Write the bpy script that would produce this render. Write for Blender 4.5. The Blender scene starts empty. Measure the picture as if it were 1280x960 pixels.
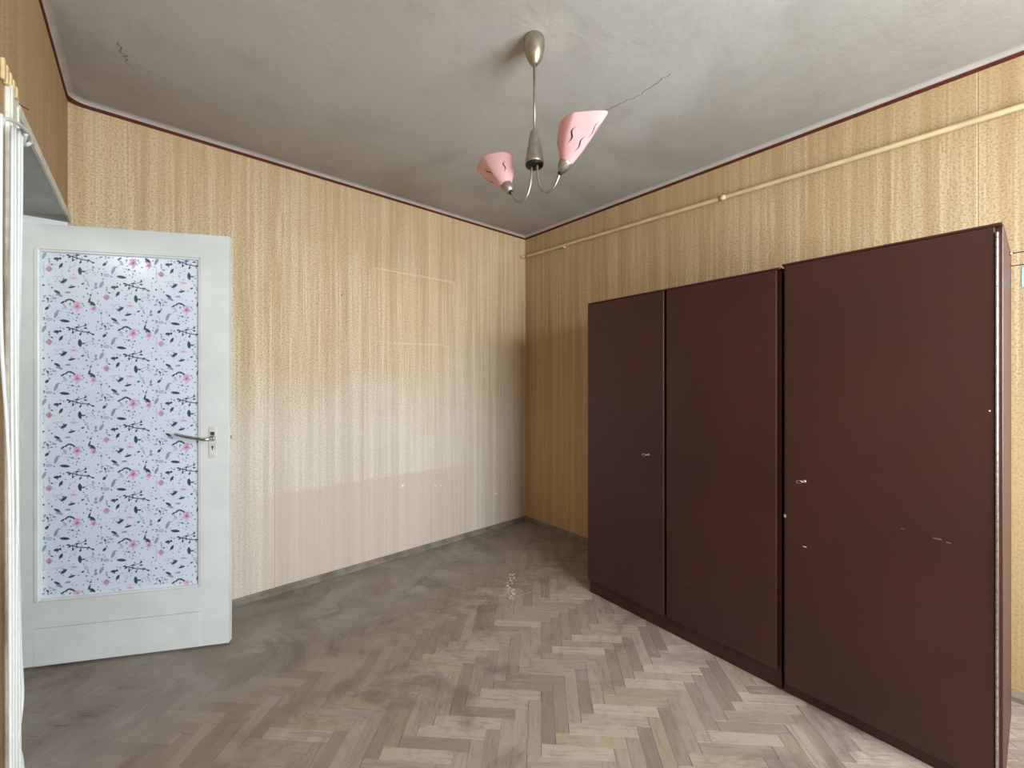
import bpy, bmesh, math, random
from mathutils import Vector, Matrix
R = random.Random(7)
S = bpy.context.scene
COL = S.collection

# ------------------------------------------------------------------ camera
cam_d = bpy.data.cameras.new('camera'); cam = bpy.data.objects.new('camera', cam_d); COL.objects.link(cam)
cam.location = (-2.679, -2.893, 1.30)
cam.rotation_euler = (math.radians(90), 0, math.radians(-41.004))
cam_d.sensor_width = 36; cam_d.lens = 526 / 1280 * 36; cam_d.shift_y = -4 / 1280
cam_d.clip_start = 0.02
S.camera = cam
# ------------------------------------------------------------------ light
w = bpy.data.worlds.new('sky'); S.world = w; w.use_nodes = True
bg = w.node_tree.nodes['Background']; bg.inputs[0].default_value = (0.60, 0.72, 1.0, 1); bg.inputs[1].default_value = 1.6
L = bpy.data.lights.new('window_daylight', 'AREA'); L.shape = 'RECTANGLE'; L.size = 2.1; L.size_y = 1.36
L.energy = 228; L.color = (0.84, 0.93, 1.0)
lo = bpy.data.objects.new('window_daylight', L); COL.objects.link(lo)
lo.location = (-1.32, -4.70, 1.58); lo.rotation_euler = (math.radians(90), 0, 0)   # shines towards +Y, into the room
HLd = bpy.data.lights.new('hall_fill_light', 'POINT'); HLd.energy = 10; HLd.color = (1.0, .96, .9); HLd.shadow_soft_size = .12
hl = bpy.data.objects.new('hall_fill_light', HLd); COL.objects.link(hl); hl.location = (-3.85, -.95, 2.2)  # fill light added in the unseen hall to brighten soffit and door film
S.view_settings.view_transform = 'Standard'; S.view_settings.look = 'None'
S.view_settings.gamma = 1; S.view_settings.use_curve_mapping = False
S.view_settings.exposure = 0.35
S.cycles.max_bounces = 10; S.cycles.diffuse_bounces = 6

# ------------------------------------------------------------------ helpers
def lin(c):
    return tuple((v/255/12.92 if v/255 <= .04045 else ((v/255+.055)/1.055)**2.4) for v in c) + (1,)

class NT:
    """tiny node-tree helper"""
    def __init__(s, name, rough=.6, spec=.3):
        s.m = bpy.data.materials.new(name); s.m.use_nodes = True
        s.t = s.m.node_tree; s.b = s.t.nodes['Principled BSDF']
        s.b.inputs['Roughness'].default_value = rough
        s.b.inputs['Specular IOR Level'].default_value = spec
    def n(s, ty, **kw):
        n = s.t.nodes.new('ShaderNode' + ty)
        for k, v in kw.items():
            if k in n.inputs.keys(): s.set(n.inputs[k], v)
            else: setattr(n, k, v)
        return n
    def set(s, sock, v):
        if isinstance(v, bpy.types.NodeSocket): s.t.links.new(v, sock)
        elif isinstance(v, tuple) and len(v) == 3 and sock.type == 'RGBA': sock.default_value = v + (1,)
        else: sock.default_value = v
    def math(s, op, a, b=0.0, c=None, clamp=False):
        n = s.t.nodes.new('ShaderNodeMath'); n.operation = op; n.use_clamp = clamp
        s.set(n.inputs[0], a); s.set(n.inputs[1], b)
        if c is not None: s.set(n.inputs[2], c)
        return n.outputs[0]
    def mix(s, f, a, b, mode='MIX'):
        n = s.t.nodes.new('ShaderNodeMix'); n.data_type = 'RGBA'; n.blend_type = mode
        s.set(n.inputs[0], f); s.set(n.inputs[6], a); s.set(n.inputs[7], b)
        return n.outputs[2]
    def noise(s, vec, scale, detail=2, rough=.5, dist=0.0):
        n = s.t.nodes.new('ShaderNodeTexNoise'); s.set(n.inputs['Vector'], vec)
        n.inputs['Scale'].default_value = scale; n.inputs['Detail'].default_value = detail
        n.inputs['Roughness'].default_value = rough; n.inputs['Distortion'].default_value = dist
        return n.outputs[0]
    def ramp(s, v, lo, hi, clampsmooth=True):
        n = s.t.nodes.new('ShaderNodeMapRange'); n.interpolation_type = 'SMOOTHSTEP'
        s.set(n.inputs[0], v); s.set(n.inputs[1], lo); s.set(n.inputs[2], hi)
        return n.outputs[0]
    def pos(s):
        return s.t.nodes.new('ShaderNodeNewGeometry').outputs['Position']
    def obj(s):
        return s.t.nodes.new('ShaderNodeTexCoord').outputs['Object']
    def sep(s, v):
        n = s.t.nodes.new('ShaderNodeSeparateXYZ'); s.set(n.inputs[0], v); return n.outputs
    def comb(s, x, y, z):
        n = s.t.nodes.new('ShaderNodeCombineXYZ')
        for i, v in enumerate((x, y, z)): s.set(n.inputs[i], v)
        return n.outputs[0]
    def bump(s, h, strength=.3, dist=.01):
        n = s.t.nodes.new('ShaderNodeBump'); s.set(n.inputs['Height'], h)
        n.inputs['Strength'].default_value = strength; n.inputs['Distance'].default_value = dist
        s.t.links.new(n.outputs[0], s.b.inputs['Normal'])
    def color(s, v): s.set(s.b.inputs['Base Color'], v); return s.m

def plain(name, rgb, rough=.5, spec=.4, metal=0, var=.12, scale=25, bumpy=0.0, coat=0):
    t = NT(name, rough, spec); t.b.inputs['Metallic'].default_value = metal
    t.b.inputs['Coat Weight'].default_value = coat; t.b.inputs['Coat Roughness'].default_value = .2
    c = lin(rgb); nz = t.noise(t.obj(), scale, 4)
    dark = tuple(v*(1-var) for v in c[:3]) + (1,); light = tuple(min(1, v*(1+var)) for v in c[:3]) + (1,)
    t.color(t.mix(t.ramp(nz, .3, .7), dark, light))
    if bumpy: t.bump(nz, bumpy, .003)
    return t.m

def link(name, me, mat=None, parent=None, kind=None, label=None, cat=None, group=None):
    o = bpy.data.objects.new(name, me); COL.objects.link(o)
    if mat is not None and hasattr(me, 'materials') and len(me.materials) == 0:
        for m in (mat if isinstance(mat, (list, tuple)) else [mat]): me.materials.append(m)
    if parent is not None: o.parent = parent
    tag(o, label, cat, group, kind)
    return o
def tag(o, label=None, cat=None, group=None, kind=None):
    if label: o['label'] = label
    if cat: o['category'] = cat
    if group: o['group'] = group
    if kind: o['kind'] = kind
    return o
def empty(name, loc=(0, 0, 0), rz=0, **kw):
    o = bpy.data.objects.new(name, None); COL.objects.link(o); o.location = loc
    o.rotation_euler = (0, 0, rz); o.empty_display_size = .05
    return tag(o, **kw)
def box(bm, x0, x1, y0, y1, z0, z1, bevel=0, seg=1, mi=0):
    vs = [bm.verts.new(p) for p in ((x0,y0,z0),(x1,y0,z0),(x1,y1,z0),(x0,y1,z0),(x0,y0,z1),(x1,y0,z1),(x1,y1,z1),(x0,y1,z1))]
    fs = [bm.faces.new([vs[i] for i in q]) for q in ((3,2,1,0),(4,5,6,7),(0,1,5,4),(1,2,6,5),(2,3,7,6),(3,0,4,7))]
    for f in fs: f.material_index = mi
    if bevel:
        es = list({e for f in fs for e in f.edges})
        bmesh.ops.bevel(bm, geom=es, offset=bevel, segments=seg, affect='EDGES', profile=.5)
def fin(name, bm, mat, parent=None, smooth=False, **kw):
    me = bpy.data.meshes.new(name); bmesh.ops.recalc_face_normals(bm, faces=bm.faces[:])
    bm.to_mesh(me); bm.free()
    if smooth:
        for p in me.polygons: p.use_smooth = True
    return link(name, me, mat, parent, **kw)
def boxes(name, lst, mat, parent=None, bevel=0, seg=1, **kw):
    bm = bmesh.new()
    for b in lst: box(bm, *b, bevel=bevel, seg=seg)
    return fin(name, bm, mat, parent, **kw)
def tube_bm(bm, pts, rad, seg=10, cap=True):
    pts = [Vector(p) for p in pts]; n = len(pts)
    rads = rad if isinstance(rad, (list, tuple)) else [rad]*n
    rings = []; up = None
    for i, p in enumerate(pts):
        d = (pts[min(i+1, n-1)] - pts[max(i-1, 0)]).normalized()
        if up is None:
            up = Vector((0, 0, 1)) if abs(d.z) < .9 else Vector((1, 0, 0))
        a = d.cross(up).normalized(); b = a.cross(d).normalized(); up = b
        rings.append([bm.verts.new(p + rads[i]*(math.cos(t)*a + math.sin(t)*b)) for t in [2*math.pi*k/seg for k in range(seg)]])
    for r0, r1 in zip(rings, rings[1:]):
        for k in range(seg): bm.faces.new((r0[k], r0[(k+1) % seg], r1[(k+1) % seg], r1[k]))
    if cap: bm.faces.new(rings[0][::-1]); bm.faces.new(rings[-1])
def tube(name, pts, rad, mat, parent=None, seg=10, **kw):
    bm = bmesh.new(); tube_bm(bm, pts, rad, seg)
    return fin(name, bm, mat, parent, smooth=True, **kw)
def lathe_bm(bm, prof, seg=32, M=None):
    rings = []
    for r, z in prof:
        rings.append([bm.verts.new((M or Matrix()) @ Vector((r*math.cos(2*math.pi*k/seg), r*math.sin(2*math.pi*k/seg), z))) for k in range(seg)])
    for r0, r1 in zip(rings, rings[1:]):
        for k in range(seg): bm.faces.new((r0[k], r0[(k+1) % seg], r1[(k+1) % seg], r1[k]))
    bm.faces.new(rings[0][::-1]); bm.faces.new(rings[-1])
def lathe(name, prof, mat, parent=None, seg=32, M=None, **kw):
    bm = bmesh.new(); lathe_bm(bm, prof, seg, M); o = fin(name, bm, mat, parent, smooth=True, **kw)
    return o
def smooth_curve(P, n=8):
    P = [Vector(p) for p in P]; out = []
    Q = [2*P[0]-P[1]] + P + [2*P[-1]-P[-2]]
    for i in range(1, len(Q)-2):
        for k in range(n):
            t = k/n; a, b, c, d = Q[i-1:i+3]
            out.append(.5*((2*b) + (c-a)*t + (2*a-5*b+4*c-d)*t*t + (3*b-a-3*c+d)*t**3))
    out.append(P[-1]); return out

# ------------------------------------------------------------------ materials
WX0, WY0, CZ = -2.96, -4.60, 2.652          # left wall, front (window) wall, ceiling height
def wallpaper(name, axis, base, dark, light, low, seam0, period=.5425, warm=0.0):
    t = NT(name, .75, .15); p = t.pos(); X = t.sep(p); s = X[0] if axis == 'x' else X[1]; z = X[2]
    # printed stripes of uneven width
    st = t.noise(t.comb(s, 3.1, t.math('MULTIPLY', z, .012)), 24, 4, .7)
    rib = t.noise(t.comb(s, 0.7, t.math('MULTIPLY', z, .02)), 75, 2, .6)
    speck = t.noise(t.comb(t.math('MULTIPLY', s, 1.0), 5.5, z), 120, 3, .7)
    blot = t.noise(p, 1.7, 4, .55)
    # woven zigzag print
    zz = t.math('PINGPONG', t.math('MULTIPLY', z, 1.0), .006)
    wv = t.math('SINE', t.math('MULTIPLY', t.math('ADD', s, zz), 2*math.pi/.0105))
    col = t.mix(t.ramp(st, .40, .60), lin(dark), lin(base))
    col = t.mix(t.math('MULTIPLY', t.ramp(rib, .52, .74), .55), col, lin(light))
    col = t.mix(t.math('MULTIPLY', t.ramp(rib, .46, .30), .32), col, lin(tuple(v*.78 for v in dark)))
    col = t.mix(t.math('MULTIPLY', t.ramp(speck, .50, .62), .55), col, lin(tuple(v*.74 for v in dark)))
    col = t.mix(t.math('MULTIPLY', t.ramp(speck, .46, .30), .35), col, lin(light))
    col = t.mix(t.math('MULTIPLY', t.math('ADD', wv, 1), .05), col, lin(tuple(v*.7 for v in dark)))
    # window daylight painted in as a paler tone lower down; brown smoke staining above
    ze = t.math('ADD', z, t.math('MULTIPLY', t.math('SUBTRACT', blot, .5), 1.6))
    col = t.mix(t.math('MULTIPLY', t.ramp(ze, 1.75, .7), .75), col, t.mix(t.ramp(st, .3, .7), lin(tuple(v*.90 for v in low)), lin(low)))
    col = t.mix(t.math('MULTIPLY', t.ramp(speck, .50, .62), .32), col, lin(tuple(v*.7 for v in dark)))
    col = t.mix(t.math('MULTIPLY', t.ramp(ze, 1.7, 2.9), .50), col, lin((172, 142, 98)))
    if axis == 'x' and name.endswith('back'):
        # pinker band near the floor where furniture stood, and faint outlines of pictures taken down
        zb = t.math('ADD', z, t.math('MULTIPLY', t.math('SUBTRACT', t.noise(p, 7, 3), .5), .05))
        band = t.math('MULTIPLY', t.ramp(zb, .615, .595), t.math('MULTIPLY', t.ramp(s, -2.25, -2.0), t.ramp(s, -.5, -.9)))
        col = t.mix(t.math('MULTIPLY', band, .55), col, lin((192, 172, 156)))
        for (cx_, cz_, hw, hh) in ((-1.12, 1.84, .33, .26),):
            dx = t.math('SUBTRACT', t.math('ABSOLUTE', t.math('SUBTRACT', s, cx_)), hw); dz = t.math('SUBTRACT', t.math('ABSOLUTE', t.math('SUBTRACT', z, cz_)), hh)
            dd = t.math('ADD', t.math('MAXIMUM', dx, dz), t.math('MULTIPLY', t.math('SUBTRACT', t.noise(p, 9, 3), .5), .025))
            ln = t.math('MULTIPLY', t.ramp(dd, -.012, -.002), t.ramp(dd, .012, .002))
            col = t.mix(t.math('MULTIPLY', t.math('MULTIPLY', ln, .26), t.ramp(blot, .35, .6)), col, lin((236, 222, 196)))
            col = t.mix(t.math('MULTIPLY', t.ramp(dd, .01, -.01), .08), col, lin((206, 164, 112)))
    # seams between the strips
    sm = t.math('ABSOLUTE', t.math('SUBTRACT', t.math('FRACT', t.math('DIVIDE', t.math('SUBTRACT', s, seam0), period)), .5))
    seam = t.ramp(sm, .4962, .4988)
    seaml = t.math('MULTIPLY', t.ramp(sm, .490, .4955), t.math('SUBTRACT', 1, seam))
    col = t.mix(t.math('MULTIPLY', seam, .42), col, lin((110, 80, 50)))
    col = t.mix(t.math('MULTIPLY', seaml, .28), col, lin((225, 205, 165)))
    t.color(col)
    h = t.math('ADD', t.math('MULTIPLY', rib, .7), t.math('ADD', t.math('MULTIPLY', speck, .6), t.math('MULTIPLY', seam, -1.2)))
    t.bump(h, .35, .0015)
    return t.m
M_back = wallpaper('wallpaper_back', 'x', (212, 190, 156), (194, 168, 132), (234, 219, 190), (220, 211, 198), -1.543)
M_right = wallpaper('wallpaper_right', 'y', (190, 167, 132), (172, 145, 108), (214, 196, 162), (200, 168, 120), -2.123, .72)  # golden lower tone paints in the shade beside the wardrobes
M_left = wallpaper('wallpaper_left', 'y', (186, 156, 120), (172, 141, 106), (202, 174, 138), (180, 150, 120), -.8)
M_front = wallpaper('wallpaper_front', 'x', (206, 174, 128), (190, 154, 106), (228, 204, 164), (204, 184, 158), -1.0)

def ceiling_mat():
    t = NT('ceiling_plaster', .9, .1); p = t.pos(); X = t.sep(p)
    a = t.noise(p, .95, 5, .55, .8); b = t.noise(p, 5, 5, .6); c = t.noise(p, 60, 4, .6)
    col = t.mix(t.ramp(a, .36, .62), lin((166, 161, 152)), lin((182, 178, 170)))
    col = t.mix(t.math('MULTIPLY', t.ramp(b, .5, .75), .22), col, lin((190, 186, 177)))
    col = t.mix(t.math('MULTIPLY', t.ramp(b, .48, .3), .22), col, lin((152, 144, 134)))
    # darker towards the back and right walls
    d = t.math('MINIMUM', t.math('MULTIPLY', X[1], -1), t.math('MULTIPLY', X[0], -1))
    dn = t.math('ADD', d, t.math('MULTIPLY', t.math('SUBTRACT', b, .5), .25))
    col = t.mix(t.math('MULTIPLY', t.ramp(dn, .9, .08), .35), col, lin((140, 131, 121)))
    # scraped pale ring round the lamp hook
    dx = t.math('SUBTRACT', X[0], -1.50); dy = t.math('SUBTRACT', X[1], -1.74)
    r = t.math('SQRT', t.math('ADD', t.math('MULTIPLY', dx, dx), t.math('MULTIPLY', dy, dy)))
    rn = t.math('ADD', r, t.math('MULTIPLY', t.math('SUBTRACT', t.noise(p, 28, 3), .5), .12))
    ring = t.math('MULTIPLY', t.ramp(rn, .15, .06), .38)
    col = t.mix(ring, col, lin((205, 200, 188)))
    t.color(col)
    t.bump(t.math('ADD', t.math('MULTIPLY', b, 1.5), t.math('ADD', t.math('MULTIPLY', c, .25), t.math('MULTIPLY', ring, t.noise(p, 90, 3)))), .28, .012)
    return t.m
M_ceil = ceiling_mat()

def parquet_mat(name, stuff=False, shade=0.0):
    t = NT(name, .55, .35); p = t.pos(); X = t.sep(p)
    if stuff: rnd = t.n('Attribute', attribute_name='tint').outputs['Fac']
    else: rnd = t.n('ObjectInfo').outputs['Random']
    uv = t.n('UVMap').outputs[0]; U = t.sep(uv)
    off = t.math('MULTIPLY', rnd, 37.0)
    g = t.noise(t.comb(t.math('MULTIPLY', U[0], .12), U[1], off), 85, 4, .6, .4)
    g2 = t.noise(t.comb(t.math('MULTIPLY', U[0], .25), U[1], off), 22, 3, .6)
    r2 = t.math('FRACT', t.math('MULTIPLY', rnd, 7.31)); r3 = t.math('FRACT', t.math('MULTIPLY', rnd, 23.7))
    worn = t.mix(t.ramp(r2, .15, .95), lin((152, 138, 125)), lin((170, 156, 139)))
    worn = t.mix(t.math('MULTIPLY', t.ramp(r3, .78, .88), .55), worn, lin((122, 103, 90)))
    worn = t.mix(t.math('MULTIPLY', t.ramp(r3, .16, .10), .5), worn, lin((150, 132, 104)))
    worn = t.mix(t.math('MULTIPLY', t.ramp(t.noise(p, 16, 5, .75, .8), .5, .66), .30), worn, lin((124, 110, 98)))
    worn = t.mix(t.math('MULTIPLY', t.ramp(g, .5, .68), .45), worn, lin((110, 95, 83)))
    worn = t.mix(t.math('MULTIPLY', t.ramp(g2, .45, .25), .30), worn, lin((184, 170, 150)))
    dirt = t.mix(t.ramp(r2, 0, 1), lin((132, 117, 103)), lin((150, 134, 118)))
    dirt = t.mix(t.math('MULTIPLY', t.ramp(g, .5, .72), .3), dirt, lin((104, 90, 78)))
    if shade: worn = t.mix(shade, worn, lin((112, 95, 84)))      # browner tone partly paints in the view-dependent sheen of boards laid crosswise
    # masks in floor coordinates: the strip near the back wall and the doorway keeps its old dirty varnish
    n1 = t.noise(p, 2.6, 5, .65, .4); n2 = t.noise(p, 9, 4, .6)
    edge = t.math('ADD', t.math('MULTIPLY', X[1], -1), t.math('MULTIPLY', t.math('ADD', X[0], .9), .16))
    edge = t.math('ADD', edge, t.math('ADD', t.math('MULTIPLY', t.math('SUBTRACT', n1, .5), .75), t.math('MULTIPLY', t.math('SUBTRACT', r3, .5), .10)))
    m1 = t.ramp(edge, 1.02, .76)
    lf = t.math('ADD', t.math('ADD', X[0], t.math('MULTIPLY', X[1], .25)), t.math('MULTIPLY', t.math('SUBTRACT', n1, .5), .9))
    m2 = t.math('MULTIPLY', t.ramp(lf, -2.35, -2.95), .65)
    mask = t.math('MAXIMUM', m1, m2)
    grey = t.mix(t.ramp(n1, .35, .65), lin((128, 117, 106)), lin((150, 143, 134)))
    dirt = t.mix(t.math('MULTIPLY', t.ramp(edge, .8, .45), .85), dirt, grey)
    col = t.mix(mask, worn, dirt)
    # reddish varnish left along the border, dark smears in the worn part
    bd = t.math('MULTIPLY', t.ramp(edge, .72, .88), t.ramp(edge, 1.10, .94))
    col = t.mix(t.math('MULTIPLY', t.math('MULTIPLY', bd, t.ramp(n2, .42, .62)), .5), col, lin((126, 98, 78)))
    sm = t.noise(t.comb(X[0], X[1], 4.4), 3.3, 6, .7, .6)
    col = t.mix(t.math('MULTIPLY', t.ramp(sm, .50, .66), .55), col, lin((98, 84, 75)))
    sm2 = t.noise(t.comb(X[0], X[1], 9.4), 5, 6, .7, .6)
    col = t.mix(t.math('MULTIPLY', t.ramp(sm2, .58, .72), .4), col, lin((168, 160, 153)))
    t.color(col)
    t.set(t.b.inputs['Roughness'], t.math('ADD', .48, t.math('MULTIPLY', n2, .25)))
    t.bump(t.math('ADD', g, t.math('MULTIPLY', n2, .6)), .35, .0015)
    return t.m
M_block = parquet_mat('parquet_wood'); M_block_b = parquet_mat('parquet_wood_brown', False, .26); M_block_s = parquet_mat('parquet_wood_far', True)
M_sub = plain('dark_floor_joint', (62, 52, 44), .9, .1)
M_white = plain('old_white_paint', (212, 215, 211), .38, .45, var=.05, scale=6, bumpy=.1)
M_cream = plain('cream_chipped_paint', (216, 214, 200), .5, .35, var=.10, scale=30, bumpy=.3)
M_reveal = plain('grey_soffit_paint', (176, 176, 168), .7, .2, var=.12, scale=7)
M_line = plain('dark_red_border', (84, 36, 28), .7, .2)
M_cove = plain('cove_plaster', (172, 164, 154), .85, .1, var=.07, scale=9, bumpy=.3)
M_base = plain('dusty_baseboard', (122, 113, 100), .7, .2, var=.25, scale=12, bumpy=.2)
M_pipe = plain('cream_pipe_paint', (196, 176, 134), .4, .4, var=.1, scale=9)
M_hall = plain('hall_plaster', (190, 184, 170), .8, .2)
M_metal = plain('dull_silver_metal', (176, 168, 156), .42, .5, metal=.9, var=.10, scale=40)
M_brass = plain('worn_brass_metal', (172, 162, 142), .36, .5, metal=.9, var=.12, scale=40)
M_black = plain('black_plastic', (24, 22, 20), .5, .4)
M_steel = plain('worn_steel', (196, 192, 184), .3, .5, metal=1, var=.2, scale=60)
M_cable = plain('white_cable', (206, 208, 204), .45, .4, var=.04)
M_blue = plain('pale_blue_plastic', (150, 196, 216), .35, .5, var=.08)
M_chip = plain('white_chip', (228, 222, 214), .8, .2)

def wood_dark():
    t = NT('dark_red_brown_lacquer', .30, .6); p = t.obj(); X = t.sep(p)
    g = t.noise(t.comb(t.math('MULTIPLY', X[0], 1.0), t.math('MULTIPLY', X[1], 1.0), t.math('MULTIPLY', X[2], .05)), 60, 4, .6)
    b = t.noise(p, 1.8, 4, .6)
    col = t.mix(t.ramp(b, .3, .7), lin((52, 21, 16)), lin((61, 26, 20)))
    col = t.mix(t.math('MULTIPLY', t.ramp(g, .5, .7), .3), col, lin((44, 19, 16)))
    sc = t.noise(t.comb(X[0], X[1], t.math('MULTIPLY', X[2], 3.2)), 13, 3, .4)
    col = t.mix(t.math('MULTIPLY', t.ramp(sc, .76, .82), .35), col, lin((150, 120, 112)))
    t.color(col)
    t.set(t.b.inputs['Roughness'], t.math('ADD', .34, t.math('MULTIPLY', t.noise(p, 4, 5, .7), .2)))
    t.bump(t.noise(p, 14, 2), .05, .004)
    return t.m
M_ward = wood_dark()
def glass_pink():
    t = NT('pink_glass', .3, .5); t.b.inputs['Subsurface Weight'].default_value = .0
    c = t.mix(t.ramp(t.noise(t.obj(), 12, 3), .3, .7), lin((244, 204, 204)), lin((249, 216, 214)))
    t.color(c); t.b.inputs['Coat Weight'].default_value = .3
    tr = t.n('BsdfTranslucent'); t.set(tr.inputs[0], c)
    mx = t.n('MixShader'); mx.inputs[0].default_value = .45
    t.t.links.new(t.b.outputs[0], mx.inputs[1]); t.t.links.new(tr.outputs[0], mx.inputs[2])
    t.t.links.new(mx.outputs[0], t.t.nodes['Material Output'].inputs[0])
    return t.m
M_pink = glass_pink()
def pane_mat():
    t = NT('film_covered_glass', .22, .5)
    c = t.mix(t.ramp(t.noise(t.obj(), 3, 3), .3, .7), lin((222, 230, 242)), lin((228, 235, 245)))
    t.color(c)
    tr = t.n('BsdfTranslucent'); t.set(tr.inputs[0], c)
    mx = t.n('MixShader'); mx.inputs[0].default_value = .15
    t.t.links.new(t.b.outputs[0], mx.inputs[1]); t.t.links.new(tr.outputs[0], mx.inputs[2])
    t.t.links.new(mx.outputs[0], t.t.nodes['Material Output'].inputs[0])
    return t.m
M_pane = pane_mat()
def clear_glass():
    t = NT('clear_window_glass', .02, .5)
    tr = t.n('BsdfTransparent'); gl = t.n('BsdfGlossy'); gl.inputs['Roughness'].default_value = .03
    mx = t.n('MixShader'); mx.inputs[0].default_value = .06
    t.t.links.new(tr.outputs[0], mx.inputs[1]); t.t.links.new(gl.outputs[0], mx.inputs[2])
    t.t.links.new(mx.outputs[0], t.t.nodes['Material Output'].inputs[0])
    return t.m
M_glass = clear_glass()

# ------------------------------------------------------------------ room shell
OPY = -1.08; HZ = 2.052; WT = .26      # doorway: from Y=OPY to the back wall, header height, wall thickness
boxes('floor', [(-4.7, .3, -4.8, .3, -.12, -.010)], M_sub, kind='structure', label='worn herringbone parquet floor with a dirty grey strip along the back wall', )
floor = bpy.data.objects['floor']
boxes('ceiling', [(-3.3, .25, -4.8, .25, CZ, CZ+.12)], M_ceil, kind='structure', label='stained grey plaster ceiling')
ceiling = bpy.data.objects['ceiling']
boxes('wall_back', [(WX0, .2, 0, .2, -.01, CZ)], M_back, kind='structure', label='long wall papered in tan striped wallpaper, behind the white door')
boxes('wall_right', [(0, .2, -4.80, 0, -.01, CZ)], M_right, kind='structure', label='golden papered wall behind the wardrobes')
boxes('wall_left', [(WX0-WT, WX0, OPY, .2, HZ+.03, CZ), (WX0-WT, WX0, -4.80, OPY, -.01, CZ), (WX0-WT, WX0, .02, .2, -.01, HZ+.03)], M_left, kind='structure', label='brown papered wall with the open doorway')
wx0, wx1, wz0, wz1 = -2.32, -.32, .88, 2.28
boxes('wall_front', [(WX0, wx0, WY0-.2, WY0, -.01, CZ), (wx1, 0, WY0-.2, WY0, -.01, CZ), (wx0, wx1, WY0-.2, WY0, -.01, wz0), (wx0, wx1, WY0-.2, WY0, wz1, CZ)], M_front, kind='structure', label='wall with the window, behind the camera')
win = empty('window_1', ((wx0+wx1)/2, WY0-.07, wz0), kind='structure', label='white framed window in the wall behind the camera')
W2 = (wx1-wx0)/2; HH = wz1-wz0
boxes('window_frame', [(-W2, -W2+.05, -.03, .03, 0, HH), (W2-.05, W2, -.03, .03, 0, HH), (-W2+.05, W2-.05, -.03, .03, 0, .05), (-W2+.05, W2-.05, -.03, .03, HH-.05, HH), (-.035, .035, -.03, .03, .05, HH-.05)], M_white, win)
for s in (-1, 1):
    a, b = (-W2+.05, -.035) if s < 0 else (.035, W2-.05)
    boxes('pane', [(a, b, -.004, .004, .05, HH-.05)], M_glass, win)
boxes('window_sill', [(-W2-.04, W2+.04, .03, .16, -.03, 0)], M_white, win)
# hall beyond the doorway
boxes('wall_hall', [(-4.5, -4.4, -2.2, .6, -.01, 2.6), (-4.4, WX0-WT, .3, .4, -.01, 2.6), (-4.4, WX0-WT, -2.2, -2.1, -.01, 2.6), (-4.5, WX0-WT, -2.2, .4, 2.6, 2.7)], M_hall, kind='structure', label='plain walls of the hall beyond the doorway')
boxes('wall_hall_end', [(WX0-WT-.01, WX0-WT, .2, .3, -.01, 2.6)], M_hall, kind='structure', label='narrow plain end of the hall wall')
# crack children of the ceiling
def crack(pts, wd):
    bm = bmesh.new(); vs = []
    P = []
    for a, b in zip(pts, pts[1:]):
        for k in range(6):
            t = k/6; P.append((a[0]+(b[0]-a[0])*t + R.uniform(-.008, .008), a[1]+(b[1]-a[1])*t + R.uniform(-.008, .008)))
    P.append(pts[-1])
    for i, (x, y) in enumerate(P):
        q = P[min(i+1, len(P)-1)]; r = P[max(i-1, 0)]; d = Vector((q[0]-r[0], q[1]-r[1])).normalized()
        ww = wd*(.25 + .75*math.sin(math.pi*min(1, (i+.5)/len(P)))) * R.uniform(.6, 1.3)
        vs.append([bm.verts.new((x - d.y*ww*s, y + d.x*ww*s, CZ - zz)) for s, zz in ((-1, -.001), (-.6, .0016), (.6, .0016), (1, -.001))])
    for a, b in zip(vs, vs[1:]):
        for k in range(3): bm.faces.new((a[k], a[k+1], b[k+1], b[k]))
    return fin('crack', bm, M_crack, ceiling)
M_crack = plain('crack_shadow', (140, 131, 121), .9, .1)

# cove and dark red painted border, running round the room with a rounded left corner
def rim_path(d, r=.07):
    rr = max(r-d, .004); pts = [(WX0+d, WY0+d)]
    cx, cy = WX0+d+rr, -d-rr
    for k in range(9):
        a = math.pi - k*math.pi/16
        pts.append((cx+rr*math.cos(a), cy+rr*math.sin(a)))
    pts += [(-d, -d), (-d, WY0+d)]
    return pts
def sweep(name, prof, mat, **kw):
    bm = bmesh.new(); cols = []
    for d, z in prof: cols.append([bm.verts.new((x, y, z)) for x, y in rim_path(d)])
    n = len(cols[0])
    for a, b in zip(cols, cols[1:] + cols[:1]):
        for i in range(n): bm.faces.new((a[i], a[(i+1) % n], b[(i+1) % n], b[i]))
    return fin(name, bm, mat, **kw)
cp = [(.0, 2.634)] + [(.026*(1-math.cos(a)), 2.634+.018*math.sin(a)) for a in [math.pi/2*k/6 for k in range(1, 7)]] + [(.0, CZ)]
sweep('trim_1', cp, M_cove, kind='structure', label='pale plaster cove where the walls meet the ceiling')
sweep('trim_2', [(0, 2.618), (.004, 2.618), (.005, 2.634), (0, 2.634)], M_line, kind='structure', label='thin dark red painted border line under the cove')
# baseboards
def quarter(name, p0, p1, inward, label):
    bm = bmesh.new(); prof = [(0, .036), (.006, .036), (.010, .028), (.024, .018), (.026, .0), (0, 0)]
    rows = []
    for p in (p0, p1): rows.append([bm.verts.new((p[0]+inward[0]*d, p[1]+inward[1]*d, z)) for d, z in prof])
    n = len(prof)
    for i in range(n): bm.faces.new((rows[0][i], rows[0][(i+1) % n], rows[1][(i+1) % n], rows[1][i]))
    bm.faces.new(rows[0]); bm.faces.new(rows[1][::-1])
    return fin(name, bm, M_base, kind='structure', label=label)
quarter('baseboard_back', (WX0, 0), (0, 0), (0, -1), 'low dusty wooden skirting strip along the back wall')
quarter('baseboard_right', (0, 0), (0, WY0), (-1, 0), 'low dusty wooden skirting strip along the right wall')
quarter('baseboard_left', (WX0, WY0), (WX0, OPY-.145), (1, 0), 'low dusty wooden skirting strip along the left wall')

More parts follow.
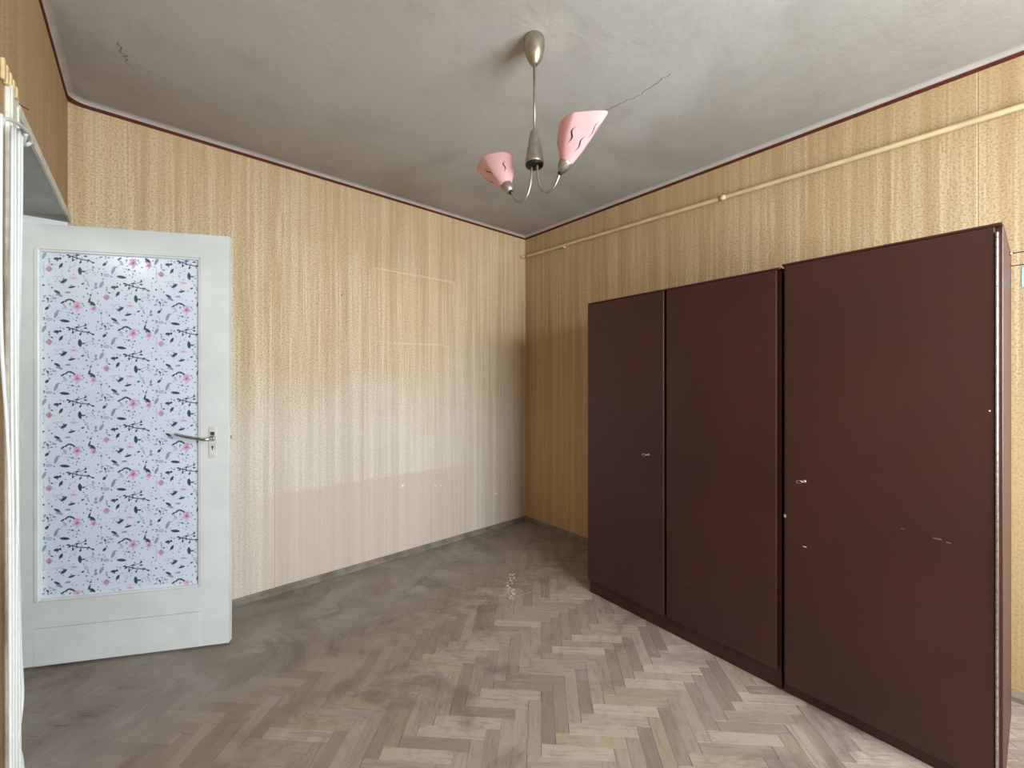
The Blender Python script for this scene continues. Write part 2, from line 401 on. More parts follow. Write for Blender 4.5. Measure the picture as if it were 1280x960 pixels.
# door lining: soffit, far and near reveals, casing with chipped paint
dl = empty('trim_3', (WX0, OPY, 0), kind='structure', label='chipped white wooden lining of the doorway')
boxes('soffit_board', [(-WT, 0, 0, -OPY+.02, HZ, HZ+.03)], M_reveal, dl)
boxes('jamb_board', [(-WT, 0, -OPY-.002, -OPY+.02, 0, HZ)], M_white, dl)
boxes('jamb_board', [(-WT, 0, -.03, 0, 0, HZ+.03)], M_white, dl)
bm = bmesh.new(); box(bm, 0, .012, .0, -OPY-.001, HZ-.001, HZ+.030, bevel=.002); fin('header_casing', bm, plain('beige_casing_paint', (206, 200, 184), .6, .3), dl)
bm = bmesh.new()
box(bm, 0, .010, -.112, -.002, 0, HZ+.04, bevel=.003); box(bm, .010, .015, -.108, -.086, 0, HZ+.03, bevel=.002); box(bm, .010, .014, -.030, -.012, 0, HZ+.01, bevel=.0015)
fin('side_casing', bm, M_cream, dl)
bm = bmesh.new()
for k in range(5): box(bm, 0, .008+.002*k, -.150+.022*k, -.132+.022*k, HZ+.02, HZ+.075-.006*k, bevel=.002)
fin('splintered_top', bm, plain('raw_cream_wood', (214, 188, 140), .7, .2, bumpy=.4), dl)
tube('nail', [(0, .03, HZ+.045), (.022, .05, HZ+.043)], .0012, M_black, dl, seg=6)

# ------------------------------------------------------------------ parquet
BL, BW = .2555, .0508
q = math.sqrt(.5); A = (q, -q); B = (q, q)          # block axes: diagonal to the walls
def dotab(x, y): return (x*A[0]+y*A[1], x*B[0]+y*B[1])
a0, b0 = dotab(-1.036, -2.042); a0 -= BL           # lower right corner of a block read from the photo
FX0, FX1, FY0, FY1 = WX0-WT, -.0, WY0, -.0
def clip(poly):
    for ax, lim, sg in ((0, FX0+.001, 1), (0, FX1-.001, -1), (1, FY0+.001, 1), (1, FY1-.001, -1)):
        out = []
        for i in range(len(poly)):
            p, n = poly[i], poly[(i+1) % len(poly)]
            ip = sg*(p[ax]-lim) >= 0; inn = sg*(n[ax]-lim) >= 0
            if ip: out.append(p)
            if ip != inn:
                t = (lim-p[ax])/(n[ax]-p[ax]); out.append((p[0]+(n[0]-p[0])*t, p[1]+(n[1]-p[1])*t))
        poly = out
        if len(poly) < 3: return []
    return poly
def block_bm(bm, poly, uvf, dz=0, tint=None, lay=None):
    """poly in xy (CCW); chamfered top"""
    n = len(poly); cx = sum(p[0] for p in poly)/n; cy = sum(p[1] for p in poly)/n
    def ins(p, d):
        v = Vector((cx-p[0], cy-p[1])); l = max(v.length, 1e-6); return (p[0]+v.x/l*d*1.4, p[1]+v.y/l*d*1.4)
    r0 = [bm.verts.new((p[0], p[1], -.012)) for p in [ins(p, .0005) for p in poly]]
    r1 = [bm.verts.new((p[0], p[1], -.0012+dz)) for p in [ins(p, .0005) for p in poly]]
    r2 = [bm.verts.new((p[0], p[1], dz)) for p in [ins(p, .0013) for p in poly]]
    fs = [bm.faces.new(r2)]
    for i in range(n):
        j = (i+1) % n
        fs.append(bm.faces.new((r0[i], r0[j], r1[j], r1[i]))); fs.append(bm.faces.new((r1[i], r1[j], r2[j], r2[i])))
    uv = bm.loops.layers.uv.verify()
    for f in fs:
        if lay is not None: f[lay] = tint
        for l in f.loops: l[uv].uv = uvf(l.vert.co.x, l.vert.co.y)
yaw = math.radians(-41.004)
def project(x, y):
    dx, dy = x+2.679, y+2.893; c, s = math.cos(yaw), math.sin(yaw)
    X = dx*c + dy*s; Y = -dx*s + dy*c
    if Y < .3: return None
    return 640+526*X/Y, 476+526*1.3/Y, Y
cells = []
for i in range(-140, 140):
    for k in range(-16, 17):
        base = (a0 + i*BW + k*BL, b0 + i*BW - k*BL)
        for ori in (0, 1):
            if ori == 0: r = (base[0], base[0]+BL, base[1], base[1]+BW)
            else: r = (base[0]+BL, base[0]+BL+BW, base[1]+BW-BL, base[1]+BW)
            cs = [(r[0], r[2]), (r[1], r[2]), (r[1], r[3]), (r[0], r[3])]
            wp = [(a*A[0]+b*B[0], a*A[1]+b*B[1]) for a, b in cs]
            full = all(FX0+.001 < x < FX1-.001 and FY0+.001 < y < FY1-.001 for x, y in wp)
            poly = wp if full else clip(wp)
            if not poly: continue
            ar = abs(sum(poly[j][0]*poly[(j+1) % len(poly)][1]-poly[(j+1) % len(poly)][0]*poly[j][1] for j in range(len(poly))))/2
            if ar < .0004: continue
            mx = sum(p[0] for p in poly)/len(poly); my = sum(p[1] for p in poly)/len(poly)
            pr = project(mx, my); score = 0
            if pr and -10 < pr[0] < 1290 and pr[1] < 985 and not (mx > -.70 and -2.95 < my < -1.24):
                score = ar/pr[2]**3
            cells.append((score, ori, poly, full, mx, my))
cells.sort(key=lambda c: -c[0])
proto = {}
for ori in (0, 1):
    bm = bmesh.new(); hl, hw = BL/2, BW/2
    block_bm(bm, [(-hl, -hw), (hl, -hw), (hl, hw), (-hl, hw)], lambda x, y: (x, y))
    me = bpy.data.meshes.new('parquet_block'); bm.to_mesh(me); bm.free(); me.materials.append(M_block_b if ori else M_block); proto[ori] = me
RB = R
sb = bmesh.new(); tl = sb.faces.layers.float.new('tint')
n_parts = 0
for score, ori, poly, full, mx, my in cells:
    ang = math.radians(-45) if ori == 0 else math.radians(45)
    dz = RB.uniform(-.0006, .0006)
    if score > 0 and n_parts < 298:
        n_parts += 1
        if full:
            o = bpy.data.objects.new('parquet_block', proto[ori]); COL.objects.link(o)
            o.location = (mx, my, dz); o.rotation_euler = (RB.uniform(-.012, .012), RB.uniform(-.003, .003), ang)
        else:
            bm = bmesh.new(); c, s = math.cos(-ang), math.sin(-ang)
            block_bm(bm, [(x-mx, y-my) for x, y in poly], lambda x, y: (x*c-y*s, x*s+y*c))
            me = bpy.data.meshes.new('parquet_block'); bm.to_mesh(me); bm.free(); me.materials.append(M_block_b if ori else M_block)
            o = bpy.data.objects.new('parquet_block', me); COL.objects.link(o); o.location = (mx, my, dz)
        o.parent = floor
    else:
        c, s = math.cos(-ang), math.sin(-ang)
        block_bm(sb, poly, lambda x, y, mx=mx, my=my, c=c, s=s: ((x-mx)*c-(y-my)*s, (x-mx)*s+(y-my)*c), dz, RB.random(), tl)
me = bpy.data.meshes.new('parquet_block_field'); sb.to_mesh(me); sb.free()
link('parquet_blocks', me, M_block_s, floor, kind='stuff')
boxes('threshold_board', [(-4.4, WX0-WT, -2.1, .3, -.010, -.001)], plain('hall_floor_boards', (120, 104, 88), .6, .3), floor)

# ------------------------------------------------------------------ the open door
DH = (-2.3726-.8819*.83, -.4185+.4714*.83)
door = empty('door_1', (DH[0], DH[1], .012), math.atan2(-.4714, .8819), kind='structure', label='open white interior door with a floral film on its tall glass pane')
DW, DT, DHH = .83, .036, 1.998
px0, px1, pz0, pz1 = .050, .706, .288, 1.885
bm = bmesh.new()
box(bm, 0, px0, 0, DT, 0, DHH, bevel=.0004); box(bm, px1, DW, 0, DT, 0, DHH, bevel=.0004)
box(bm, px0, px1, 0, DT, pz1, DHH, bevel=.0003); box(bm, px0, px1, 0, DT, .170, pz0, bevel=.0003); box(bm, px0, px1, -.0015, DT, 0, .168, bevel=.0008)
fin('door_leaf', bm, M_white, door)
bm = bmesh.new(); g = .011
box(bm, px0, px0+g*1.8, -.004, DT+.003, pz0, pz1, bevel=.003); box(bm, px1-g, px1, .004, DT-.004, pz0, pz1, bevel=.002)
box(bm, px0+g*1.8, px1-g, .003, DT-.004, pz1-g, pz1, bevel=.002); box(bm, px0+g*1.8, px1-g, -.003, DT-.004, pz0, pz0+g, bevel=.003)
fin('glazing_bead', bm, M_white, door)
pane = boxes('glass_pane', [(px0+.006, px1-.006, .014, .019, pz0+.004, pz1-.004)], M_pane, door, label='glass covered with white film printed with small flowers and leaves')
# the printed flowers, flat on the film
PR = random.Random(3)
pm = [plain('print_dark_green', (62, 76, 88), .4, .4, var=.1), plain('print_grey_green', (136, 154, 166), .4, .4, var=.1), plain('print_pink', (206, 150, 182), .4, .4, var=.15, scale=120),
      plain('print_pale_pink', (210, 182, 206), .4, .4, var=.05, scale=90), plain('print_pale_grey', (176, 188, 206), .4, .4, var=.05), plain('print_deep_pink', (186, 98, 136), .4, .4, var=.1)]
fb = bmesh.new(); U = .22/305; V = .333/395
X0p, X1p, Z0p, Z1p = px0+.021, px1-.013, pz0+.013, pz1-.013
def shape(pts, mi, lift):
    pts = [(min(max(x, X0p), X1p), min(max(z, Z0p), Z1p)) for x, z in pts]
    ar = sum(pts[j][0]*pts[(j+1) % len(pts)][1]-pts[(j+1) % len(pts)][0]*pts[j][1] for j in range(len(pts)))
    if abs(ar) < 2e-7: return
    f = fb.faces.new([fb.verts.new((x, .014-lift, z)) for x, z in pts]); f.material_index = mi
def ell(x, z, a, b, ang, mi, lift, pointed=True, n=10):
    c, s = math.cos(ang), math.sin(ang); P = []
    for k in range(n):
        t = 2*math.pi*k/n; u = a*math.cos(t); v = b*math.sin(t)*(abs(math.sin(t))**.4 if pointed else 1)
        P.append((x+u*c-v*s, z+u*s+v*c))
    shape(P, mi, lift)
def stroke(pts, w, mi, lift):
    for (x0, z0), (x1, z1) in zip(pts, pts[1:]):
        d = Vector((x1-x0, z1-z0)); 
        if d.length < 1e-6: continue
        n = Vector((-d.y, d.x)).normalized()*w
        shape([(x0+n.x, z0+n.y), (x1+n.x, z1+n.y), (x1-n.x, z1-n.y), (x0-n.x, z0-n.y)], mi, lift)
leaves = [(155,65,13,6,60,0),(108,62,6,3,-20,0),(255,90,18,8,95,0),(275,92,8,4,0,0),(170,150,16,7,40,0),(212,180,15,5,15,0),(135,210,14,6,-30,0),(148,226,14,6,-35,1),
    (165,265,10,4,40,0),(305,250,13,4,75,0),(322,266,15,7,-40,0),(82,300,10,6,50,0),(130,330,20,7,70,1),(175,366,20,7,-8,0),(66,412,18,7,65,1),(132,425,11,7,0,0),
    (340,160,9,5,80,1),(340,178,8,6,20,1),(92,360,14,9,0,4),(292,140,8,4,50,4),(270,160,7,4,30,0),(300,165,8,3,-60,1),(180,45,6,3,0,4),(205,72,6,4,60,4),(330,95,7,4,20,4),
    (195,210,8,5,0,1),(215,325,5,3,10,0),(120,245,9,4,0,1),(70,235,7,4,40,1),(98,232,7,3,-40,1),(62,262,8,4,20,1),(105,262,6,4,10,1),(85,248,7,4,-60,0)]
dots = [(PR.uniform(55, 360), PR.uniform(45, 440), PR.choice((3, 4, 5, 6)), PR.choice((1, 1, 4, 0, 4, 1))) for _ in range(150)]
for ci in range(-1, 4):
    for ri in range(-1, 6):
        ox = X0p + (ci*305 - 60)*U + .002; oz = Z1p - ((ri*395) + (142 if ci % 2 else 0) - 0 - 35)*V - .03
        T = lambda x, y: (ox + x*U, oz - y*V)
        if ox + 380*U < X0p or ox > X1p: continue
        def inr(x, z): return X0p < x < X1p and Z0p < z < Z1p
        def E(x, y, a, b, ang, mi, lift, pointed=True):
            X, Z = T(x, y)
            if X0p+.001 < X < X1p-.001 and Z0p+.001 < Z < Z1p-.001: ell(X, Z, a*.00078, b*.00078, math.radians(ang), mi, lift, pointed)
        for fx, fy, r in ((240, 285, 27), (328, 294, 19)):
            for k in range(5):
                an = k*72+15; E(fx+math.cos(math.radians(an))*r*.5, fy+math.sin(math.radians(an))*r*.5, r*.6, r*.36, -an, 3, .0002)
            E(fx, fy, r*.5, r*.42, 20, 2, .0004, False); E(fx+2, fy-r*.5, r*.2, r*.5, 8, 2, .0005); E(fx, fy, r*.3, r*.2, 30, 5, .0006, False)
        for k in range(5):
            E(93+math.cos(k*1.256)*8, 87+math.sin(k*1.256)*8, 12, 9, k*72, 3, .0002, False)
        E(93, 87, 7, 6, 0, 2, .00035, False)
        E(222, 130, 22, 7, -8, 3, .0002); E(222, 131, 9, 4, 0, 2, .0003); E(176, 290, 9, 14, 20, 4, .0002, False)
        for x, y, a, b, an, mi in leaves: E(x, y, a*1.3, b*1.25, an, mi, .0007)
        for x, y, r, mi in dots: E(x, y, r, r*.8, x*7 % 180, mi, .0003, False)
        def line(pts, w, mi):
            P = [T(*p) for p in pts]
            for a_, b_ in zip(P, P[1:]):
                if inr(*a_) and inr(*b_): stroke([a_, b_], w, mi, .0008)
        line([(178,262),(186,252),(200,247),(215,252),(228,263)], .0034, 0)
        line([(112,131),(130,127),(160,127)], .0008, 1); line([(275,92),(300,82),(338,70)], .0008, 1); line([(180,318),(210,322),(245,335)], .0009, 1)
        line([(185,402),(215,408),(262,422),(300,425),(325,436)], .0020, 0); line([(215,408),(232,398),(250,400),(285,388)], .0011, 0); line([(215,408),(218,428)], .0014, 0); line([(262,422),(258,438)], .0012, 0)
        line([(372,300),(369,340),(374,380)], .0006, 1)
        for x, y, an in ((192,402,0),(200,412,40),(285,386,60),(325,436,-20),(285,403,0),(218,428,80),(258,437,60),(300,425,30),(240,399,20)): E(x, y, 9, 5, an, 0, .0009)
fin('floral_print', fb, pm, pane, kind='stuff')
# lock plate and lever
lock = boxes('lock_plate', [(.744, .778, -.004, 0, .913, 1.064)], plain('painted_plate', (206, 205, 196), .35, .5), door, bevel=.0015)
boxes('latch_window', [(.752, .770, -.0055, -.003, 1.022, 1.040)], M_steel, lock)
lathe('screw', [(0, 0), (.003, 0), (.003, .001), (0, .0012)], M_steel, lock, 10, Matrix.Translation((.761, -.0035, .925)) @ Matrix.Rotation(math.pi/2, 4, 'X'))
bm = bmesh.new(); lathe_bm(bm, [(.0, 0), (.0042, 0), (.0042, .001), (0, .001)], 12, Matrix.Translation((.761, -.004, .967)) @ Matrix.Rotation(math.pi/2, 4, 'X')); box(bm, .7592, .7628, -.005, -.004, .952, .966)
fin('keyhole', bm, M_black, lock)
hp = smooth_curve([(.761, 0, 1.008), (.761, -.030, 1.008), (.757, -.044, 1.008), (.744, -.050, 1.009), (.712, -.050, 1.015), (.67, -.049, 1.024), (.635, -.046, 1.034), (.616, -.036, 1.037)], 6)
tube('door_handle', hp, [.0085]*13 + [.0075]*6 + [.0068]*(len(hp)-22) + [.006, .005, .004], M_steel, door, seg=12)
lathe('handle_collar', [(0, 0), (.013, 0), (.012, .008), (.0, .009)], M_steel, door, 16, Matrix.Translation((.761, -.004, 1.008)) @ Matrix.Rotation(math.pi/2, 4, 'X'))
boxes('latch_plate', [(DW-.0005, DW+.0012, .008, .028, .93, 1.09)], plain('painted_edge_plate', (216, 215, 206), .4, .4), door, label='painted lock edge plate')
boxes('latch_bolt', [(DW, DW+.006, .012, .024, 1.0, 1.018)], M_steel, door, bevel=.001)
for z in (.25, 1.0, 1.75):
    lathe('hinge', [(0, 0), (.007, 0), (.007, .1), (0, .1)], M_cream, door, 12, Matrix.Translation((-.004, -.004, z)))

# ------------------------------------------------------------------ white cable at the doorway
cr = lambda dx, Y, z: (WX0+dx, Y, z)
cb = bmesh.new()
strands = [
 [cr(.035,-1.425,1.90), cr(.035,-1.429,1.831), cr(.035,-1.429,1.436), cr(.035,-1.371,1.18), cr(.035,-1.348,.987), cr(.035,-1.34,.37), cr(.035,-1.34,.02)],
 [cr(.035,-1.295,1.93), cr(.035,-1.291,1.45), cr(.035,-1.274,.969), cr(.035,-1.283,.551), cr(.035,-1.27,.02)],
 [cr(.035,-1.22,1.951), cr(.035,-1.229,1.666), cr(.035,-1.262,1.353), cr(.035,-1.265,.967), cr(.035,-1.238,.63), cr(.035,-1.212,.472), cr(.035,-1.258,.383), cr(.035,-1.21,.28), cr(.035,-1.19,.02)],
 [cr(.035,-1.32,1.92), cr(.033,-1.315,1.4), cr(.033,-1.30,.8), cr(.033,-1.30,.3), cr(.035,-1.30,.02)],
 [cr(.035,-1.25,1.945), cr(.036,-1.262,1.7), cr(.036,-1.275,1.353), cr(.036,-1.275,.967), cr(.036,-1.262,.63), cr(.036,-1.252,.40), cr(.036,-1.24,.02)]]
cab = empty('white_cable', (WX0+.04, -1.26, .0), label='thin white cables tied in a loop and hanging down the doorway casing', cat='cable')
off = Vector((WX0+.04, -1.26, 0))
for st in strands:
    tube('strand', [Vector(p)-off for p in smooth_curve(st, 8)], .0036, M_cable, cab, seg=8)
loop = smooth_curve([cr(.032,-1.425,1.86), cr(.035,-1.40,1.90), cr(.042,-1.34,1.925), cr(.046,-1.26,1.945), cr(.046,-1.19,1.958), cr(.042,-1.155,1.955), cr(.034,-1.165,1.940), cr(.036,-1.20,1.935), cr(.044,-1.23,1.945)], 8)
tube('tie_loop', [Vector(p)-off for p in loop], .0045, M_cable, cab, seg=8)

# ------------------------------------------------------------------ gas pipe on the right wall
pipe = empty('wall_pipe', (-.03, -2, 2.41), label='thin cream painted pipe running high along the wall above the wardrobes', cat='pipe')
P0 = Vector((-.03, -2, 2.41))
run = [(-.034, -.030, 2.447), (-.032, -.44, 2.44), (-.030, -1.6, 2.418), (-.030, -2.6, 2.403), (-.030, WY0+.01, 2.392)]
tube('pipe_run', [Vector(p)-P0 for p in smooth_curve(run, 6)], .0125, M_pipe, pipe, seg=14)
tube('pipe_end', [Vector(p)-P0 for p in [(-.034, -.034, 2.447), (-.046, -.026, 2.447), (-.052, -.012, 2.447), (-.052, .0, 2.447)]], .014, M_pipe, pipe, seg=12)
tube('coupling', [Vector(p)-P0 for p in [(-.030, -1.78, 2.4155), (-.030, -1.82, 2.4148)]], .0145, M_pipe, pipe, seg=14)
for y, z in ((-.50, 2.439), (-3.2, 2.399)):
    boxes('pipe_clamp', [(-.004, .030, y-.006-P0.y, y+.006-P0.y, z-.018-P0.z, z-.0-P0.z)], M_pipe, pipe, bevel=.001)

# ------------------------------------------------------------------ wardrobes
WA = Vector((-.635, -1.25)); WB = Vector((-.71, -2.909)); wd = (WB-WA).normalized()
wang = math.atan2(wd.y, wd.x)                     # local +x runs along the front towards the camera
def wardrobe(s0, Wd, H, plinth, ndoor, label, depth=.57):
    p = WA + wd*s0
    r = empty('wardrobe', (p.x, p.y, 0), wang, label=label, cat='wardrobe')
    T = .018; ft = .020          # board and door thickness; local +y points to the wall behind
    y0 = ft
    # side panels, top, back, plinth, inner partition, shelf
    boxes('side_panel', [(0, T, y0, depth, 0, H-.009)], M_ward, r, bevel=.0012)
    boxes('side_panel', [(Wd-T, Wd, y0, depth, 0, H-.009)], M_ward, r, bevel=.0012)
    boxes('top_panel', [(-.001, Wd+.001, .001, depth+.003, H-.009, H)], M_ward, r, bevel=.002)
    boxes('back_panel', [(T, Wd-T, depth-.008, depth-.001, plinth-.02, H-.009)], M_ward, r)
    boxes('bottom_panel', [(T, Wd-T, y0, depth-.01, plinth-.02, plinth)], M_ward, r)
    boxes('plinth', [(0.006, Wd-.004, y0-.004+.006, y0+.024, 0, plinth-.02)], M_ward, r)
    boxes('shelf', [(T, Wd-T, y0+.01, depth-.01, H-.32, H-.302)], M_ward, r)
    return r, T
u1, T = wardrobe(0, 1.052, 1.775, .095, 2, 'dark red-brown two-door wardrobe, nearer to the back corner of the room')
u2, T = wardrobe(1.060, .598, 1.785, .060, 1, 'single-door dark red-brown wardrobe, nearest to the camera')
def doorleaf(par, x0, x1, z0, z1, swing=0, pivot='l'):
    o = boxes('wardrobe_door', [(0, x1-x0, 0, .018, z0, z1)], M_ward, par, bevel=.0022, seg=2)
    if pivot == 'l': o.location = (x0, 0, 0); o.rotation_euler = (0, 0, -swing)
    else:
        for v in o.data.vertices: v.co.x -= (x1-x0)
        o.location = (x1, 0, 0); o.rotation_euler = (0, 0, swing)
    return o
d1 = doorleaf(u1, .000, .517, .085, 1.7645, .010, 'l')
d2 = doorleaf(u1, .531, 1.040, .085, 1.7645, .006, 'l')
d3 = doorleaf(u2, .012, .582, .050, 1.7745, .004, 'r')
# partition between the doors, seen as the dark gap
boxes('partition', [(.512, .534, .022, .56, .095, 1.765)], M_ward, u1)
# piano hinge on the near edge
hb = bmesh.new()
z = .06
while z < 1.755:
    z2 = min(z+.030, 1.757)
    lathe_bm(hb, [(0, z), (.0036, z+.0006), (.0036, z2-.0012), (0, z2-.0006)], 8, Matrix.Translation((.5865, -.001, 0)))
    z = z2
box(hb, .583, .590, .0, .019, .06, 1.757)
fin('piano_hinge', hb, M_steel, u2, label='long steel piano hinge')
def lockkey(par, x, z, key=True):
    lk = lathe('keyhole_rosette', [(0, 0), (.007, 0), (.0065, .002), (0, .002)], M_steel, par, 14, Matrix.Translation((x, 0, z)) @ Matrix.Rotation(math.pi/2, 4, 'X'))
    bm = bmesh.new()
    tube_bm(bm, [(x, -.001, z), (x, -.022, z)], .0022, 8)
    ring = [(x-.010+.010*math.cos(a)*1.0, -.026-.004*math.sin(a), z+.006*math.sin(a)+.002*math.cos(a)) for a in [2*math.pi*k/12 for k in range(13)]]
    tube_bm(bm, ring, .0016, 6)
    fin('key', bm, M_steel, lk, smooth=True)
def lockkey_local(door_o, x, z): lockkey(door_o, x, z)
lockkey_local(d1, .428, .907)
lockkey_local(d3, .068-.570, .897)
boxes('magnet_catch', [(-.570-.004, -.566, -.001, .004, .735, .748)], plain('dull_catch_metal', (170, 130, 122), .5, .4), d3)
bm = bmesh.new(); box(bm, -.507, -.494, -.0008, .0, .634, .6365); o = fin('scratch', bm, M_chip, d3)
for x, z, l in ((-.135, .775, .020), (-.105, .770, .012), (-.215, .785, .010)):
    boxes('scuff_mark', [(x, x+l, -.0006, 0, z, z+.0045)], plain('pale_scuff', (112, 86, 82), .5, .4), d3)
boxes('screw_head', [(-.012, -.008, -.0012, 0, 1.205, 1.209)], M_chip, d3)

# wires from the side of the near wardrobe with a pale blue plastic piece
sp = u2.matrix_basis @ Vector((.598, .40, 1.762)); 
wr = empty('clothes_line', (sp.x, sp.y, sp.z), label='thin dark wires stretched from the side of the near wardrobe', cat='wire')
tube('wire', [(0, .001, .0), (.01, -.3, .004), (.02, -(sp.y-WY0)+.002, .010)], .0018, M_black, wr, seg=6)
tube('wire', [(.10, .001, -.028), (.105, -.3, -.026), (.11, -(sp.y-WY0)+.002, -.022)], .0018, M_black, wr, seg=6)
lathe('wire_hook', [(0, 0), (.006, 0), (.006, .006), (0, .008)], M_steel, wr, 10, Matrix.Translation((0, .0, 0)) @ Matrix.Rotation(math.pi/2, 4, 'X'))
lathe('wire_hook', [(0, 0), (.006, 0), (.006, .006), (0, .008)], M_black, wr, 10, Matrix.Translation((.10, .0, -.028)) @ Matrix.Rotation(math.pi/2, 4, 'X'))
pg = empty('clothes_peg', (sp.x+.107, sp.y-.055, sp.z-.034), label='pale blue plastic clip hanging on the lower wire beside the wardrobe', cat='clip')
bm = bmesh.new(); box(bm, -.003, .003, -.035, .025, -.075, -.002, bevel=.002); fin('clip_body', bm, M_blue, pg)
tube('clip_spring', [(-.004, -.03, -.05), (-.004, -.01, -.048), (-.004, .0, -.03), (-.004, .015, -.02)], .0015, M_black, pg, seg=6)

# ------------------------------------------------------------------ ceiling lamp
LX, LY = -1.525, -1.700
ch = empty('ceiling_lamp', (LX, LY, CZ), label='two-armed brass ceiling lamp with pink glass shades', cat='lamp')
lathe('canopy', [(0, 0), (.036, 0), (.0405, -.008), (.042, -.022), (.0405, -.045), (.035, -.070), (.026, -.092), (.016, -.106), (.009, -.113), (0, -.114)], M_brass, ch, 40)
tube('rod', [(0, 0, -.105), (0, 0, -.385)], .0048, M_brass, ch, seg=16)
lathe('hub', [(0, -.372), (.010, -.373), (.016, -.378), (.020, -.395), (.034, -.480), (.0375, -.492), (.0385, -.500), (.037, -.505), (.030, -.507), (.0, -.507)], M_metal, ch, 40)
lathe('hub_base', [(0, -.500), (.036, -.500), (.036, -.512), (.031, -.516), (.0, -.516)], M_black, ch, 32, label='dark underside of the hub')
ey = math.radians(41.004)
def camdir(xc, yc):   # camera-frame horizontal vector to world
    return Vector((xc*math.cos(ey)+yc*math.sin(ey), -xc*math.sin(ey)+yc*math.cos(ey), 0))
out_r = camdir(.757, -.654)
for sgn in (1, -1):
    o = out_r*sgn; side = Vector((-o.y, o.x, 0)); up = Vector((0, 0, 1))
    def P(r, s, z): return o*r + side*s + up*z
    off = .014
    zc = -.5635      # cup foot height below the ceiling
    arm = smooth_curve([P(off, 0, -.505), P(off+.001, 0, -.540), P(off+.008, 0, -.585), P(off+.026, 0, -.622), P(off+.052, 0, -.637), P(off+.078, 0, -.628), P(off+.096, 0, -.604), P(off+.108, 0, -.580)], 6)
    am = tube('arm', arm, .0052, M_metal, ch, seg=14)
    ax = (P(.62, 0, .78)).normalized(); base = P(off+.106, 0, -.585)
    q_ = Vector((0, 0, 1)).rotation_difference(ax)
    Mx = Matrix.Translation(base) @ q_.to_matrix().to_4x4()
    lathe('socket_collar', [(0, 0), (.009, 0), (.0095, .010), (.0, .012)], M_black, am, 20, Mx)
    cup = lathe('socket_cup', [(0, .008), (.010, .008), (.018, .016), (.0235, .030), (.0255, .046), (.0255, .056), (.023, .057), (0, .050)], M_metal, am, 32, Mx)
    # glass shade: a slanted cone ending in a drawn-out pointed lip
    nb, nt = 48, 18; bm = bmesh.new(); rows = []
    bc = base + ax*.045
    e1 = side; e2 = ax.cross(side).normalized()
    if e2.dot(o) < 0: e2 = -e2
    def shade_pt(t, a, push=0):
        c, s = math.cos(a), math.sin(a)
        b = bc + e2*(.0235*c) + e1*(.0235*s)
        rr = .226 + .098*c if c < 0 else .226 + .096*c**1.25
        rim = P(rr, (.066*s*(1-.42*max(c, 0))), -.424 + .006*(-c))
        bul = math.sin(math.pi*t)*.009
        m = b.lerp(rim, t); cc = bc.lerp(P(.21, 0, -.42), t)
        d = (m-cc).normalized(); return m + d*(bul*(1-.3*max(c, 0)) + push)
    for i in range(nt+1):
        t = i/nt; rows.append([bm.verts.new(shade_pt(t, 2*math.pi*k/nb)) for k in range(nb)])
    for r0, r1 in zip(rows, rows[1:]):
        for k in range(nb): bm.faces.new((r0[k], r0[(k+1) % nb], r1[(k+1) % nb], r1[k]))
    sh = fin('lamp_shade', bm, M_pink, ch, smooth=True)
    md = sh.modifiers.new('thick', 'SOLIDIFY'); md.thickness = .0028; md.offset = -1
    # squiggles painted on the glass
    for (t0, a_0, dt, da) in ((.22, -.62, .30, .10), (.50, -.28, .32, .10), (.22, .62, .30, -.10), (.50, .28, .32, -.10), (.30, 2.4, .34, .2), (.30, -2.4, .34, -.2), (.36, -1.35, .34, .14), (.36, 1.35, .34, -.14)):
        bm = bmesh.new(); prev = None; N = 14
        for k in range(N+1):
            u = k/N; t = t0+dt*u; a = a_0 + da*u + .10*math.sin(u*2*math.pi)
            wv = .014+.085*math.sin(math.pi*u); wv *= (.0235/(.0235+.06*t))
            pr = (bm.verts.new(shade_pt(t, a-wv, .0009)), bm.verts.new(shade_pt(t, a+wv, .0009)))
            if prev: bm.faces.new((prev[0], prev[1], pr[1], pr[0]))
            prev = pr
        fin('painted_line', bm, M_black, sh)
    # bulb holder inside the shade
    lathe('bulb_holder', [(0, .045), (.014, .045), (.014, .085), (0, .086)], M_chip, am, 20, Mx)

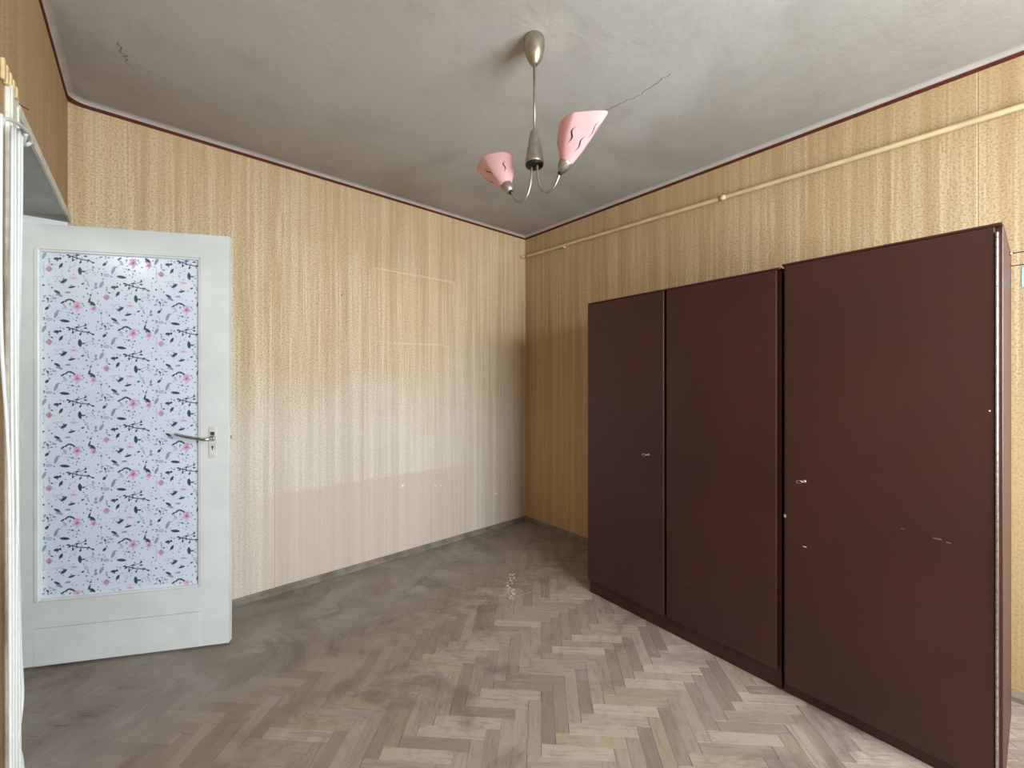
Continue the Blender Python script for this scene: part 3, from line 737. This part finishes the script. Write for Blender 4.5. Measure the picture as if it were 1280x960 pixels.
# ------------------------------------------------------------------ small marks
for x, z, lab in ((-1.2427, .5215, 'white plaster plug low on the back wall, furthest left of the row'), (-.965, .473, 'small plaster plug low on the back wall, left one of the close pair'),
                  (-.915, .470, 'small plaster plug low on the back wall, right one of the close pair'), (-.351, .305, 'white plaster plug on the back wall, lowest and nearest to the corner'),
                  (-1.685, 1.877, 'small dark nail hole high on the back wall')):
    bm = bmesh.new(); r = .011 if 'furthest' in lab or 'lowest' in lab else .007
    if 'dark' in lab: r = .004
    bmesh.ops.create_icosphere(bm, subdivisions=2, radius=r)
    for v in bm.verts: v.co.y *= .5; v.co += Vector((R.uniform(-1, 1), 0, R.uniform(-1, 1)))*r*.18
    o = fin('wall_plug', bm, M_black if 'dark' in lab else M_chip, label=lab, cat='plug', group='plugs and holes in the back wall'); o.location = (x, -.0015, z)
cb2 = bmesh.new()
def crumb(x, y, r):
    m = bmesh.ops.create_icosphere(cb2, subdivisions=1, radius=r)
    for v in m['verts']:
        v.co = Vector((v.co.x*R.uniform(.6, 1.5), v.co.y*R.uniform(.6, 1.5), abs(v.co.z)*.55)) + Vector((x, y, .0004))
ch.scale = (.987, .987, .987)
ex = camdir(1, 0); eyv = camdir(0, 1)
org = Vector((-.958, -.891, 0))
for k in range(60):
    t = R.random(); p = org + eyv*(-.14+.34*t) + ex*(R.gauss(0, .012)+ .01*math.sin(9*t)); crumb(p.x, p.y, R.uniform(.002, .006))
for k in range(22):
    t = k/21; p = org + eyv*(-.13+.10*t) + ex*(.0+.16*t) + ex*R.gauss(0, .002); crumb(p.x, p.y, R.uniform(.0015, .003))
for k in range(50):
    p = org + eyv*R.gauss(0, .22) + ex*R.gauss(.1, .25)
    crumb(p.x, min(p.y, -.05), R.uniform(.0012, .003))
fin('plaster_crumbs', cb2, M_chip, kind='stuff', label='white plaster crumbs scattered on the dirty parquet before the back corner', cat='debris')
def cpt(x, y):
    Y = (CZ-1.3)*526/(476-y); X = (x-640)/526*Y; v = camdir(X, Y); return (v.x-2.679, v.y-2.893)
crack([cpt(148, 52), cpt(150, 62), cpt(157, 70), cpt(160, 80)], .003)
crack([cpt(752, 140), cpt(775, 130), cpt(800, 118)], .0025)
crack([cpt(800, 118), cpt(820, 104), cpt(838, 92)], .002)
